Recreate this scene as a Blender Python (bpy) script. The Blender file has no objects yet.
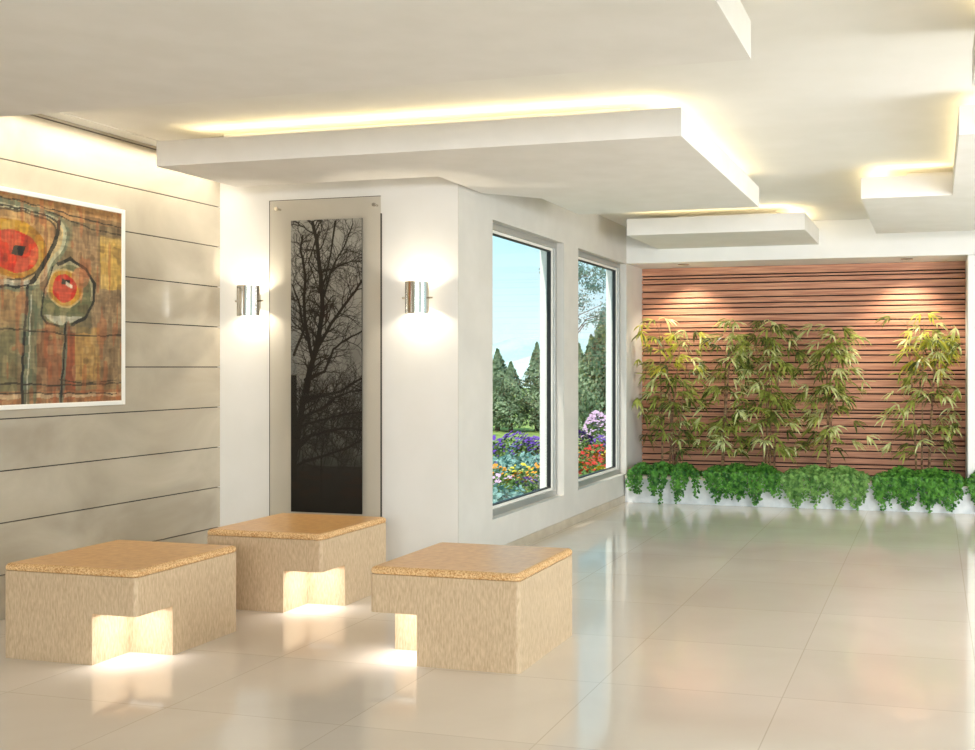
import bpy, bmesh, math, random
import numpy as np
from mathutils import Vector, Matrix, noise
C = bpy.context.scene.collection
PI = math.pi

# ------------------------------------------------------------------ camera
f = 1080.0
cam_d = bpy.data.cameras.new('camera'); cam = bpy.data.objects.new('camera', cam_d); C.objects.link(cam)
cam_d.sensor_fit = 'HORIZONTAL'; cam_d.sensor_width = 36; cam_d.lens = f/975*36
cam_d.shift_x = (487.5-638)/975; cam_d.shift_y = (367-375)/975
cam_d.clip_start = .05; cam_d.clip_end = 900
cam.location = (0, 0, 1.4); cam.rotation_euler = (PI/2, 0, math.radians(15.327))
bpy.context.scene.camera = cam
vs = bpy.context.scene.view_settings
vs.view_transform = 'Standard'; vs.look = 'None'; vs.gamma = 1; vs.use_curve_mapping = False
vs.exposure = 0.13
# ------------------------------------------------------------------ sky
W = bpy.data.worlds.new('sky'); bpy.context.scene.world = W; W.use_nodes = True
nt = W.node_tree; nt.nodes.clear()
tc = nt.nodes.new('ShaderNodeTexCoord'); sx = nt.nodes.new('ShaderNodeSeparateXYZ')
cr = nt.nodes.new('ShaderNodeValToRGB'); bg = nt.nodes.new('ShaderNodeBackground'); wo = nt.nodes.new('ShaderNodeOutputWorld')
nt.links.new(tc.outputs['Generated'], sx.inputs[0]); nt.links.new(sx.outputs['Z'], cr.inputs[0])
nt.links.new(cr.outputs[0], bg.inputs[0]); nt.links.new(bg.outputs[0], wo.inputs[0])
e = cr.color_ramp.elements
e[0].position = 0.0; e[0].color = (.80, .92, .95, 1)
e[1].position = .16; e[1].color = (.38, .76, .92, 1)
e2 = cr.color_ramp.elements.new(.03); e2.color = (.70, .90, .95, 1)
bg.inputs[1].default_value = 1.3
# ------------------------------------------------------------------ sun + large area lights
def light(name, kind, loc, energy, color, rot=(0,0,0), **k):
    d = bpy.data.lights.new(name, kind); d.energy = energy; d.color = color
    for a, b in k.items(): setattr(d, a, b)
    o = bpy.data.objects.new(name, d); o.location = loc; o.rotation_euler = rot; C.objects.link(o); return o
sd = Vector((.12, .53, -.84))
light('sun', 'SUN', (-6, 0, 12), 4.4, (1, .95, .86), sd.to_track_quat('-Z', 'Y').to_euler(), angle=.01)
# added fill lamps behind the camera and at the right, brightening the room
light('front_fill_light', 'AREA', (1.6, -3.9, 2.1), 395, (.945, .965, 1), (PI/2-.08, 0, 0), shape='RECTANGLE', size=4.6, size_y=1.0)
light('side_fill_light', 'AREA', (3.3, 5.3, 1.6), 205, (.945, .965, 1), (PI/2, 0, .62), shape='RECTANGLE', size=2.4, size_y=2.2)  # unseen lamp added to lift the soffit, slats and niche

# ------------------------------------------------------------------ materials
def srgb(r, g, b):
    return tuple(((c/255)/12.92 if c/255 <= .04045 else ((c/255+.055)/1.055)**2.4) for c in (r, g, b)) + (1,)
def mat(name, col, rough=.6, metal=0, spec=.5, **k):
    m = bpy.data.materials.new(name); m.use_nodes = True; b = m.node_tree.nodes['Principled BSDF']
    b.inputs['Base Color'].default_value = col; b.inputs['Roughness'].default_value = rough
    b.inputs['Metallic'].default_value = metal; b.inputs['Specular IOR Level'].default_value = spec
    for a, v in k.items(): b.inputs[a.replace('_', ' ')].default_value = v
    return m
def N(m, t): return m.node_tree.nodes.new(t)
def noisy(name, c1, c2, scale=(1, 1, 1), nscale=5, detail=6, rough=.6, bump=0, spec=.5, lo=.35, hi=.65, distort=0, coat=0, bdist=.01, rrange=None):
    m = mat(name, c1, rough, 0, spec); nt = m.node_tree; b = nt.nodes['Principled BSDF']
    t = N(m, 'ShaderNodeTexCoord'); mp = N(m, 'ShaderNodeMapping'); mp.inputs['Scale'].default_value = scale
    n = N(m, 'ShaderNodeTexNoise'); n.inputs['Scale'].default_value = nscale; n.inputs['Detail'].default_value = detail; n.inputs['Distortion'].default_value = distort
    r = N(m, 'ShaderNodeValToRGB'); r.color_ramp.elements[0].color = c1; r.color_ramp.elements[1].color = c2
    r.color_ramp.elements[0].position = lo; r.color_ramp.elements[1].position = hi
    L = nt.links.new
    L(t.outputs['Object'], mp.inputs[0]); L(mp.outputs[0], n.inputs['Vector']); L(n.outputs['Fac'], r.inputs[0]); L(r.outputs[0], b.inputs['Base Color'])
    if bump:
        bu = N(m, 'ShaderNodeBump'); bu.inputs['Strength'].default_value = bump; bu.inputs['Distance'].default_value = bdist
        L(n.outputs['Fac'], bu.inputs['Height']); L(bu.outputs[0], b.inputs['Normal'])
    if coat: b.inputs['Coat Weight'].default_value = coat; b.inputs['Coat Roughness'].default_value = .06
    return m
M = {}
M['white'] = noisy('white_plaster', srgb(232, 229, 222), srgb(236, 233, 227), nscale=3, rough=.75, spec=.25)
M['ceil'] = noisy('ceiling_plaster', srgb(232, 229, 221), srgb(236, 233, 226), nscale=3, rough=.8, spec=.2)
M['panelwhite'] = noisy('ceiling_panel_plaster', srgb(230, 226, 219), srgb(235, 231, 225), nscale=4, rough=.8, spec=.2)
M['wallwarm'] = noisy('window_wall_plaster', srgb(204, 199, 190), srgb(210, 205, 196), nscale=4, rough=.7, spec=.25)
M['marble'] = noisy('polished_stone_cladding', srgb(164, 152, 132), srgb(200, 189, 168), (1, .7, 1.3), 1.6, 8, rough=.11, spec=.5, lo=.3, hi=.7, distort=.6)
M['joint'] = mat('dark_joint', srgb(24, 22, 18), .8)
M['basebd'] = noisy('baseboard_stone', srgb(182, 168, 146), srgb(196, 183, 162), nscale=8, rough=.35)
M['planter'] = noisy('planter_stone', srgb(205, 208, 208), srgb(226, 227, 226), nscale=12, rough=.5)
M['cap'] = noisy('planter_cap', srgb(225, 212, 190), srgb(235, 224, 205), nscale=12, rough=.4)
M['soil'] = noisy('soil', srgb(50, 36, 24), srgb(80, 60, 42), nscale=30, rough=.95)
M['steel'] = mat('polished_steel', srgb(205, 200, 190), .12, 1)
M['alu'] = mat('grey_aluminium', srgb(178, 178, 174), .35, .6)
M['gasket'] = mat('black_gasket', srgb(28, 28, 28), .5)
M['frame'] = mat('white_painted_frame', srgb(240, 236, 226), .4)
M['black'] = mat('black_metal', srgb(20, 18, 16), .3, .5)
M['glassedge'] = mat('dark_glass_edge', srgb(45, 36, 26), .15)
M['travertine'] = noisy('vertical_grain_stone', srgb(188, 160, 126), srgb(216, 191, 158), (22, 22, 4.5), 6, 8, rough=.42, bump=.03, spec=.35, lo=.3, hi=.68, distort=.25)
M['pad'] = noisy('orange_granular_top', srgb(208, 154, 92), srgb(228, 180, 116), (1, 1, 1), 26, 8, rough=.3, bump=.15, spec=.5, lo=.3, hi=.7)
M['pad_edge'] = noisy('orange_chipped_edge', srgb(190, 134, 74), srgb(238, 202, 150), (1, 1, 1), 130, 3, rough=.55, bump=.3, spec=.4, lo=.36, hi=.62)
M['culm'] = noisy('bamboo_culm', srgb(88, 44, 28), srgb(158, 128, 84), (1, 1, 6), 6, 3, rough=.5)
M['bark'] = noisy('bark', srgb(76, 62, 48), srgb(110, 94, 74), (4, 4, 1), 8, 4, rough=.9)
M['lawn'] = noisy('lawn', srgb(118, 140, 70), srgb(168, 180, 104), nscale=2.5, detail=8, rough=.95, spec=.1)
M['path'] = noisy('pale_path', srgb(128, 130, 108), srgb(160, 158, 138), nscale=6, rough=.9)
M['hill'] = noisy('hazed_hill', srgb(176, 196, 196), srgb(220, 226, 218), nscale=.06, detail=8, rough=.95, spec=.05)  # distance haze is put into this base colour
M['extw'] = mat('exterior_render', srgb(238, 236, 230), .8)
def emis(name, col, s):
    m = bpy.data.materials.new(name); m.use_nodes = True; nt = m.node_tree; nt.nodes.clear()
    a = nt.nodes.new('ShaderNodeEmission'); a.inputs[0].default_value = col; a.inputs[1].default_value = s
    o = nt.nodes.new('ShaderNodeOutputMaterial'); nt.links.new(a.outputs[0], o.inputs[0]); return m
M['led_warm'] = emis('warm_led', (1, .83, .48, 1), 15)
M['led_wall'] = emis('soft_warm_led', (1, .90, .74, 1), 13)
M['led_white'] = emis('white_led', (1, .93, .80, 1), 1.5)
M['bulb'] = emis('bulb_glow', (1, .85, .62, 1), 12)
def thin_glass(name, tint, refl=.9):
    m = bpy.data.materials.new(name); m.use_nodes = True; nt = m.node_tree; nt.nodes.clear()
    t = nt.nodes.new('ShaderNodeBsdfTransparent'); t.inputs[0].default_value = tint
    g = nt.nodes.new('ShaderNodeBsdfGlossy'); g.inputs['Roughness'].default_value = .02; g.inputs[0].default_value = (refl, refl, refl, 1)
    lw = nt.nodes.new('ShaderNodeLayerWeight'); pw = nt.nodes.new('ShaderNodeMath'); pw.operation = 'POWER'; pw.inputs[1].default_value = 4
    ml = nt.nodes.new('ShaderNodeMath'); ml.operation = 'MULTIPLY_ADD'; ml.inputs[1].default_value = .9; ml.inputs[2].default_value = .02
    nt.links.new(lw.outputs['Facing'], pw.inputs[0]); nt.links.new(pw.outputs[0], ml.inputs[0])
    mx = nt.nodes.new('ShaderNodeMixShader'); o = nt.nodes.new('ShaderNodeOutputMaterial')
    nt.links.new(ml.outputs[0], mx.inputs[0]); nt.links.new(t.outputs[0], mx.inputs[1]); nt.links.new(g.outputs[0], mx.inputs[2]); nt.links.new(mx.outputs[0], o.inputs[0])
    return m
M['glass'] = thin_glass('window_glass', (.97, .98, .98, 1), .6)
M['artglass'] = thin_glass('tinted_panel_glass', (.82, .79, .73, 1), .5)
def leafmat(name, c1, c2, sc=9, trans=.3, rough=.45):
    m = noisy(name, c1, c2, nscale=sc, detail=3, rough=rough, spec=.4, lo=.38, hi=.62)
    nt = m.node_tree; b = nt.nodes['Principled BSDF']; o = nt.nodes['Material Output']
    tr = nt.nodes.new('ShaderNodeBsdfTranslucent'); mx = nt.nodes.new('ShaderNodeMixShader'); mx.inputs[0].default_value = trans
    src = b.inputs['Base Color'].links[0].from_socket
    nt.links.new(src, tr.inputs[0]); nt.links.new(b.outputs[0], mx.inputs[1]); nt.links.new(tr.outputs[0], mx.inputs[2]); nt.links.new(mx.outputs[0], o.inputs['Surface'])
    return m
M['bamboo'] = leafmat('bamboo_leaf', srgb(120, 132, 52), srgb(190, 196, 98), 10, .3)
M['bamboo_dark'] = leafmat('bamboo_leaf_dark', srgb(66, 76, 32), srgb(124, 132, 58), 12, .2)
M['bamboo_pale'] = leafmat('bamboo_leaf_pale', srgb(188, 194, 112), srgb(238, 240, 180), 12, .3)
M['bamboo_lamplit'] = leafmat('bamboo_leaf_lamplit', srgb(180, 180, 52), srgb(222, 216, 92), 12, .4)  # yellow glow of the downlights put into the leaf colour
M['ivy'] = leafmat('ivy_leaf', srgb(36, 88, 26), srgb(104, 164, 62), 22, .25)
M['ivy_light'] = leafmat('ivy_leaf_light', srgb(70, 116, 48), srgb(142, 184, 98), 22, .25)
M['conifer'] = leafmat('conifer_leaf', srgb(92, 108, 80), srgb(160, 172, 138), 5, .15, .8)
M['tree'] = leafmat('tree_leaf', srgb(96, 128, 120), srgb(150, 178, 168), 3, .3, .7)
M['bush'] = leafmat('bush_leaf', srgb(88, 118, 54), srgb(140, 162, 88), 8, .2, .7)
M['cabbage'] = leafmat('silver_leaf', srgb(110, 150, 140), srgb(170, 200, 190), 12, .2, .7)
for nme, c in dict(purple=(104, 56, 160), violet=(128, 80, 176), orange=(236, 150, 30), yellow=(244, 214, 60), red=(206, 46, 30), pink=(222, 178, 208), magenta=(150, 40, 120), pale=(228, 226, 200)).items():
    M['p_'+nme] = mat('petal_'+nme, srgb(*c), .7)

# polished floor: tile grid with joints
def floor_mat():
    m = noisy('polished_floor_tile', srgb(216, 203, 187), srgb(227, 216, 202), (1, 1, 1), 1.1, 6, rough=.085, spec=.5, lo=.3, hi=.7, distort=.4)
    nt = m.node_tree; L = nt.links.new; b = nt.nodes['Principled BSDF']
    t = N(m, 'ShaderNodeTexCoord'); mp = N(m, 'ShaderNodeMapping'); mp.inputs['Location'].default_value = (.62, -.54, 0)
    br = N(m, 'ShaderNodeTexBrick'); br.offset = 0; br.squash = 1
    br.inputs['Scale'].default_value = 1; br.inputs['Mortar Size'].default_value = .0028; br.inputs['Mortar Smooth'].default_value = .1
    br.inputs['Brick Width'].default_value = .807; br.inputs['Row Height'].default_value = .807
    br.inputs['Color1'].default_value = (.93, .93, .93, 1); br.inputs['Color2'].default_value = (1, 1, 1, 1); br.inputs['Mortar'].default_value = (.80, .78, .74, 1); br.inputs['Bias'].default_value = 0
    L(t.outputs['Object'], mp.inputs[0]); L(mp.outputs[0], br.inputs['Vector'])
    mx = N(m, 'ShaderNodeMix'); mx.data_type = 'RGBA'; mx.blend_type = 'MULTIPLY'; mx.inputs[0].default_value = 1
    src = b.inputs['Base Color'].links[0].from_socket
    L(src, mx.inputs[6]); L(br.outputs['Color'], mx.inputs[7]); L(mx.outputs[2], b.inputs['Base Color'])
    n2 = N(m, 'ShaderNodeTexNoise'); n2.inputs['Scale'].default_value = 2.2
    mr = N(m, 'ShaderNodeMapRange'); mr.inputs[3].default_value = .06; mr.inputs[4].default_value = .12
    L(t.outputs['Object'], n2.inputs['Vector']); L(n2.outputs['Fac'], mr.inputs[0]); L(mr.outputs[0], b.inputs['Roughness'])
    b.inputs['IOR'].default_value = 1.75
    return m
M['floor'] = floor_mat()
# wood: horizontal grain along X
M['slat'] = noisy('cedar_slat', srgb(160, 104, 80), srgb(214, 158, 124), (.8, 9, 22), 3, 8, rough=.5, spec=.35, lo=.3, hi=.7, distort=.3, bump=.05)
def vcol(name, rough=.6, bump=0):
    m = mat(name, (1, 1, 1, 1), rough); a = N(m, 'ShaderNodeVertexColor'); a.layer_name = 'paint'
    m.node_tree.links.new(a.outputs[0], m.node_tree.nodes['Principled BSDF'].inputs['Base Color'])
    if bump:
        t = N(m, 'ShaderNodeTexCoord'); n = N(m, 'ShaderNodeTexNoise'); n.inputs['Scale'].default_value = 60
        bu = N(m, 'ShaderNodeBump'); bu.inputs['Strength'].default_value = bump; bu.inputs['Distance'].default_value = .004
        m.node_tree.links.new(t.outputs['Object'], n.inputs['Vector']); m.node_tree.links.new(n.outputs['Fac'], bu.inputs['Height'])
        m.node_tree.links.new(bu.outputs[0], m.node_tree.nodes['Principled BSDF'].inputs['Normal'])
    return m
M['paint'] = vcol('oil_paint', .5, .3); M['print'] = vcol('printed_panel', .5)

# ------------------------------------------------------------------ mesh helpers
class MB:
    def __init__(s): s.v = []; s.f = []; s.m = []; s.smooth = False
    def face(s, pts, mi=0):
        n = len(s.v); s.v += [tuple(p) for p in pts]; s.f.append(tuple(range(n, n+len(pts)))); s.m.append(mi)
    def box(s, x0, y0, z0, x1, y1, z1, mi=0, topmi=None):
        n = len(s.v)
        s.v += [(x0,y0,z0),(x1,y0,z0),(x1,y1,z0),(x0,y1,z0),(x0,y0,z1),(x1,y0,z1),(x1,y1,z1),(x0,y1,z1)]
        for k, q in enumerate([(3,2,1,0),(4,5,6,7),(0,1,5,4),(1,2,6,5),(2,3,7,6),(3,0,4,7)]):
            s.f.append(tuple(n+i for i in q)); s.m.append(topmi if (k == 1 and topmi is not None) else mi)
    def prism(s, poly, z0, z1, mi=0, bottom=True, top=True):
        n = len(s.v); k = len(poly)
        s.v += [(x, y, z0) for x, y in poly] + [(x, y, z1) for x, y in poly]
        for i in range(k):
            j = (i+1) % k; s.f.append((n+i, n+j, n+k+j, n+k+i)); s.m.append(mi)
        if bottom: s.f.append(tuple(n+i for i in reversed(range(k)))); s.m.append(mi)
        if top: s.f.append(tuple(n+k+i for i in range(k))); s.m.append(mi)
    def tube(s, pts, radii, seg=8, mi=0, cap=True):
        pts = [Vector(p) for p in pts]; rings = []
        for i, p in enumerate(pts):
            d = (pts[min(i+1, len(pts)-1)] - pts[max(i-1, 0)]).normalized()
            a = d.orthogonal().normalized() if i == 0 else (pa - d*pa.dot(d)).normalized()
            pa = a; b = d.cross(a); r = radii[i] if hasattr(radii, '__len__') else radii
            rings.append([len(s.v)+k for k in range(seg)])
            s.v += [tuple(p + a*math.cos(2*PI*k/seg)*r + b*math.sin(2*PI*k/seg)*r) for k in range(seg)]
        for A, B in zip(rings, rings[1:]):
            for k in range(seg): s.f.append((A[k], A[(k+1)%seg], B[(k+1)%seg], B[k])); s.m.append(mi)
        if cap: s.f.append(tuple(reversed(rings[0]))); s.m.append(mi); s.f.append(tuple(rings[-1])); s.m.append(mi)
    def build(s, name, mats, parent=None, smooth=False, loc=None, bevel=0):
        me = bpy.data.meshes.new(name); me.from_pydata(s.v, [], s.f)
        if not isinstance(mats, (list, tuple)): mats = [mats]
        for m in mats: me.materials.append(m)
        me.polygons.foreach_set('material_index', s.m)
        if smooth: me.polygons.foreach_set('use_smooth', [True]*len(s.f))
        me.update()
        o = bpy.data.objects.new(name, me); C.objects.link(o)
        if parent: o.parent = parent
        if loc: o.location = loc
        if bevel:
            b = o.modifiers.new('bevel', 'BEVEL'); b.width = bevel; b.segments = 3; b.limit_method = 'ANGLE'; b.angle_limit = math.radians(50)
        return o
def struct(o): o['kind'] = 'structure'; return o
def tag(o, label, cat, group=None, kind=None):
    o['label'] = label; o['category'] = cat
    if group: o['group'] = group
    if kind: o['kind'] = kind
    return o
def thing(name, loc, label, cat, group=None, rz=0):
    o = bpy.data.objects.new(name, None); C.objects.link(o); o.location = loc; o.rotation_euler = (0, 0, rz); o.empty_display_size = .1
    return tag(o, label, cat, group)
def dup(root, loc, rz=0, scale=None, label=None):
    r = root.copy(); C.objects.link(r); r.location = loc; r.rotation_euler = (0, 0, rz)
    if scale: r.scale = scale
    if label: r['label'] = label
    for ch in list(root.children):
        c = ch.copy(); C.objects.link(c); c.parent = r
        for g in list(ch.children):
            d = g.copy(); C.objects.link(d); d.parent = c
    return r

# ------------------------------------------------------------------ room shell
XL, XW, YA, YS, YN, HC = -4.97, -3.1, 6.72, 10.85, 11.5, 2.86
b = MB(); b.box(-5.2, -6, -.6, 3.6, 6.92, 0); b.box(-3.3, 6.92, -.6, 3.6, 12, 0); struct(b.build('floor', M['floor']))
b = MB(); b.box(-5.2, -6, HC, 3.6, 7.0, HC+.25); b.box(-3.3, 7.0, HC, 3.6, 12, HC+.25); struct(b.build('ceiling', M['ceil']))
# left wall: stone cladding boards with open dark joints
b = MB(); b.box(XL-.2, -4, 0, XL-.02, YA+.2, HC, 1)
zs = [0] + [1.4+k*.288 for k in range(-4, 6)] + [HC]
for z0, z1 in zip(zs, zs[1:]):
    b.box(XL-.03, -4, z0+.0032, XL, YA, z1-.0032 if z1 < HC else HC)
struct(b.build('wall_left', [M['marble'], M['joint']]))
b = MB(); b.box(XL-.2, YA, 0, XW-.2, YA+.2, HC); b.box(XW-.2, YA, 0, XW-.004, YA+.2, HC); struct(b.build('wall_centre', M['white']))
# window wall with two openings
Z0, Z1 = .287, 2.475; WY = [(7.305, 8.879), (9.27, 10.85)]
b = MB(); x0, x1 = XW-.2, XW
b.box(XW-.004, YA, 0, XW, YA+.2, HC)
b.box(x0, YA+.2, 0, x1, WY[0][0], HC); b.box(x0, WY[0][1], 0, x1, WY[1][0], HC); b.box(x0, WY[1][1], 0, x1, 12, HC)
for y0, y1 in WY: b.box(x0, y0, 0, x1, y1, Z0); b.box(x0, y0, Z1, x1, y1, HC)
struct(b.build('wall_window', M['wallwarm']))
b = MB(); b.box(XW, YA, 0, XW+.012, YS, .07); struct(b.build('baseboard_window', M['basebd']))
# niche back wall, soffit over it, pier on its right
b = MB(); b.box(XW, YN+.04, 0, .42, YN+.3, HC); struct(b.build('wall_niche', M['white']))
b = MB(); b.box(XW, YS, 2.48, 3.4, YN+.04, HC-.001); struct(b.build('trim_soffit', M['white'], bevel=.004))
b = MB(); b.box(.31, YS, 0, 3.4, YN+.3, 2.48); struct(b.build('wall_pier', M['white'], bevel=.012))
# right wall with tall glazed openings (outside the picture) and glazed front
b = MB()
b.box(3.4, -4, 0, 3.6, 12, .3); b.box(3.4, -4, 2.6, 3.6, 12, HC)
for y0, y1 in [(-4, -3.4), (-.2, .2), (3.4, 3.8), (7, 7.4), (10, 12)]: b.box(3.4, y0, .3, 3.6, y1, 2.6)
struct(b.build('wall_right', M['white']))
b = MB(); b.box(-5.17, -4.2, 2.7, 3.6, -4, HC)
for xa, xb in [(-5.17, -4.4), (-1, -.8), (2.9, 3.6)]: b.box(xa, -4.2, 0, xb, -4, 2.7)
struct(b.build('wall_front', M['white']))
# windows
for i, (y0, y1) in enumerate(WY):
    fx0, fx1 = XW-.15, XW-.065; w = .05
    m = MB()
    m.box(fx0, y0, Z0, fx1, y0+w, Z1); m.box(fx0, y1-w, Z0, fx1, y1, Z1)
    m.box(fx0, y0+w, Z0, fx1, y1-w, Z0+w); m.box(fx0, y0+w, Z1-w, fx1, y1-w, Z1)
    fr = struct(m.build('window_%d' % (i+1), M['alu'], bevel=.003))
    m = MB(); a, c = w, w+.02; sx0, sx1 = fx0+.012, fx1-.022
    m.box(sx0, y0+a, Z0+a, sx1, y0+c, Z1-a); m.box(sx0, y1-c, Z0+a, sx1, y1-a, Z1-a)
    m.box(sx0, y0+c, Z0+a, sx1, y1-c, Z0+c); m.box(sx0, y0+c, Z1-c, sx1, y1-c, Z1-a)
    m.build('inner_sash', M['frame'], fr)
    m = MB(); a, c = w+.02, w+.028; sx0, sx1 = fx0+.02, fx1-.03
    m.box(sx0, y0+a, Z0+a, sx1, y0+c, Z1-a); m.box(sx0, y1-c, Z0+a, sx1, y1-a, Z1-a)
    m.box(sx0, y0+c, Z0+a, sx1, y1-c, Z0+c); m.box(sx0, y0+c, Z1-c, sx1, y1-c, Z1-a)
    m.build('gasket', M['gasket'], fr)
    m = MB(); ox0, ox1 = XW-.215, fx0; w2 = .02
    m.box(ox0, y0, Z0, ox1, y0+w2, Z1); m.box(ox0, y1-w2, Z0, ox1, y1, Z1); m.box(ox0, y0+w2, Z1-w2, ox1, y1-w2, Z1); m.box(ox0-.02, y0, Z0-.02, ox1, y1, Z0+.01)
    m.build('outer_surround', M['extw'], fr)
    m = MB(); xg = fx0+.035; m.face([(xg, y0+w+.02, Z0+w+.02), (xg, y0+w+.02, Z1-w-.02), (xg, y1-w-.02, Z1-w-.02), (xg, y1-w-.02, Z0+w+.02)])
    m.build('window_pane', M['glass'], fr)

# ------------------------------------------------------------------ floating ceiling panels
ZB, ZT = 2.62, 2.772
def cpanel(poly, hang, strips, label, energy=1.0):
    cx = sum(p[0] for p in poly)/len(poly); cy = sum(p[1] for p in poly)/len(poly)
    t = thing('ceiling_panel', (cx, cy, ZB), label, 'ceiling panel', 'floating ceiling panels with hidden lights')
    P = [(x-cx, y-cy) for x, y in poly]
    m = MB(); m.prism(P, 0, ZT-ZB); m.build('plaster_slab', M['panelwhite'], t)
    m = MB()
    for (a, b_, c, d) in hang: m.box(a-cx, b_-cy, ZT-ZB, c-cx, d-cy, HC-ZB)
    m.build('hanger', M['panelwhite'], t)
    for (a, b_, c, d) in strips:
        m = MB(); m.box(min(a,c)-cx-.009, min(b_,d)-cy-.009, ZT-ZB, max(a,c)-cx+.009, max(b_,d)-cy+.009, ZT-ZB+.012)
        m.build('light_strip', M['led_warm'], t)
    return t
cpanel([(-4.56, 5.56), (-1.288, 5.56), (-1.288, 8.2), (-2.74, 8.2), (-2.74, 7.36), (-3.06, 7.02), (-3.06, 6.33), (-4.56, 6.33)],
       [(-4.3, 5.85, -1.65, 6.2), (-2.5, 6.2, -1.65, 8.0)],
       [(-4.38, 5.68, -1.44, 5.68), (-1.43, 5.75, -1.43, 8.1)], 'large middle white ceiling panel glowing along its front edge, above the twin wall lamps')
cpanel([(-5.0+.05, -1.5), (-.70, -1.5), (-.70, 4.25), (-4.95, 4.26)], [(-4.5, -1, -1.2, 3.9)], [(-.82, 0, -.82, 4.1)],
       'biggest and nearest white ceiling panel, across the upper left of the room')
cpanel([(-2.75, 9.64), (-1.105, 9.64), (-1.105, YS), (-2.75, YS)], [(-2.4, 10.2, -1.5, YS-.1)],
       [(-2.73, 9.77, -1.25, 9.77), (-1.24, 9.9, -1.24, 10.7)], 'small white ceiling panel against the soffit above the left half of the slatted wall')
cpanel([(.127, 5.92), (3.0, 5.92), (3.0, 10.1), (-.51, 10.1), (-.51, 7.98), (.127, 7.98)], [(.45, 6.3, 2.8, 9.8), (-.2, 8.4, .5, 9.8)],
       [(-.42, 8.1, .1, 8.1), (.25, 6.04, 2.8, 6.04), (.24, 6.1, .24, 8.0), (-.41, 8.2, -.41, 9.9)], 'stepped white ceiling panel on the right, in front of the wall pier')
cpanel([(.16, 1.2), (3.0, 1.2), (3.0, 4.9), (.16, 4.9)], [(.6, 1.6, 2.7, 4.5)], [(.29, 4.0, .29, 4.6), (.4, 4.78, 1.4, 4.78)],
       'white ceiling panel barely entering the top right corner')

# ------------------------------------------------------------------ benches
def rounded(poly, r, idx):
    out = []
    for i, p in enumerate(poly):
        if i not in idx: out.append(p); continue
        p = Vector(p); a = Vector(poly[i-1])-p; c = Vector(poly[(i+1) % len(poly)])-p; a.normalize(); c.normalize()
        cen = p + (a+c)*r
        s = p + a*r - cen; e_ = p + c*r - cen
        for k in range(6):
            t = k/5; d = (s*math.cos(t*PI/2) + e_*math.sin(t*PI/2)); q = cen + d; out.append((q.x, q.y))
    return out
def bench(x0, y0, label, mirror=False):
    """front-left corner x0,y0; .77 square; front right (or left) corner undercut"""
    S, NX, NY, HN, HB = .76, .246, .25, .24, .42
    t = thing('bench', (x0+S/2, y0+S/2, 0), label, 'bench', 'stone benches with lit corner notches')
    h = S/2
    fx = (lambda p: [(-x, y) for x, y in reversed(p)]) if mirror else (lambda p: p)
    m = MB()
    lower = [(-h, -h), (h-NX, -h), (h-NX, -h+NY), (h, -h+NY), (h, h), (-h, h)]
    m.prism(fx(rounded(lower, .022, (0, 4, 5))), 0, HN, top=False)
    m.prism(fx(rounded([(-h, -h), (h, -h), (h, h), (-h, h)], .022, (0, 1, 2, 3))), HN, HB)
    m.build('base', M['travertine'], t)
    # seat slab with rounded chipped rim
    m = MB(); prof = [(-.006, 0), (.001, .004), (.003, .012), (.002, .022), (-.004, .029), (-.012, .033), (-.022, .035)]
    rings = []
    for off, z in prof:
        s = h+off; r = max(.03+off, .008)
        pl = rounded([(-s, -s), (s, -s), (s, s), (-s, s)], r, (0, 1, 2, 3)); rings.append([len(m.v)+k for k in range(len(pl))]); m.v += [(x, y, HB+z) for x, y in pl]
    for A, B in zip(rings, rings[1:]):
        for k in range(len(A)): m.f.append((A[k], A[(k+1) % len(A)], B[(k+1) % len(A)], B[k])); m.m.append(1)
    m.f.append(tuple(rings[-1])); m.m.append(0)
    m.build('seat', [M['pad'], M['pad_edge']], t, smooth=False)
    sg = -1 if mirror else 1
    m = MB()
    m.box(min(sg*(h-NX+.03), sg*(h-.03)), -h+NY-.045, HN-.008, max(sg*(h-NX+.03), sg*(h-.03)), -h+NY-.025, HN-.0005)
    m.build('light_strip', M['led_white'], t)
    L = light('notch_light', 'AREA', (sg*(h-NX*.5), -h+NY*.5, HN-.012), 1.1, (.96, .97, 1), (0, 0, 0), shape='RECTANGLE', size=.235, size_y=.23, spread=math.radians(142))
    L.parent = t
    return t
bench(-4.325, 4.21, 'light stone bench with orange top nearest the framed painting, lower left')
bench(-4.09, 5.40, 'light stone bench with orange top directly below the tree panel')
bench(-2.58, 4.60, 'light stone bench with orange top undercut at its left corner, nearest the windows', True)

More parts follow.
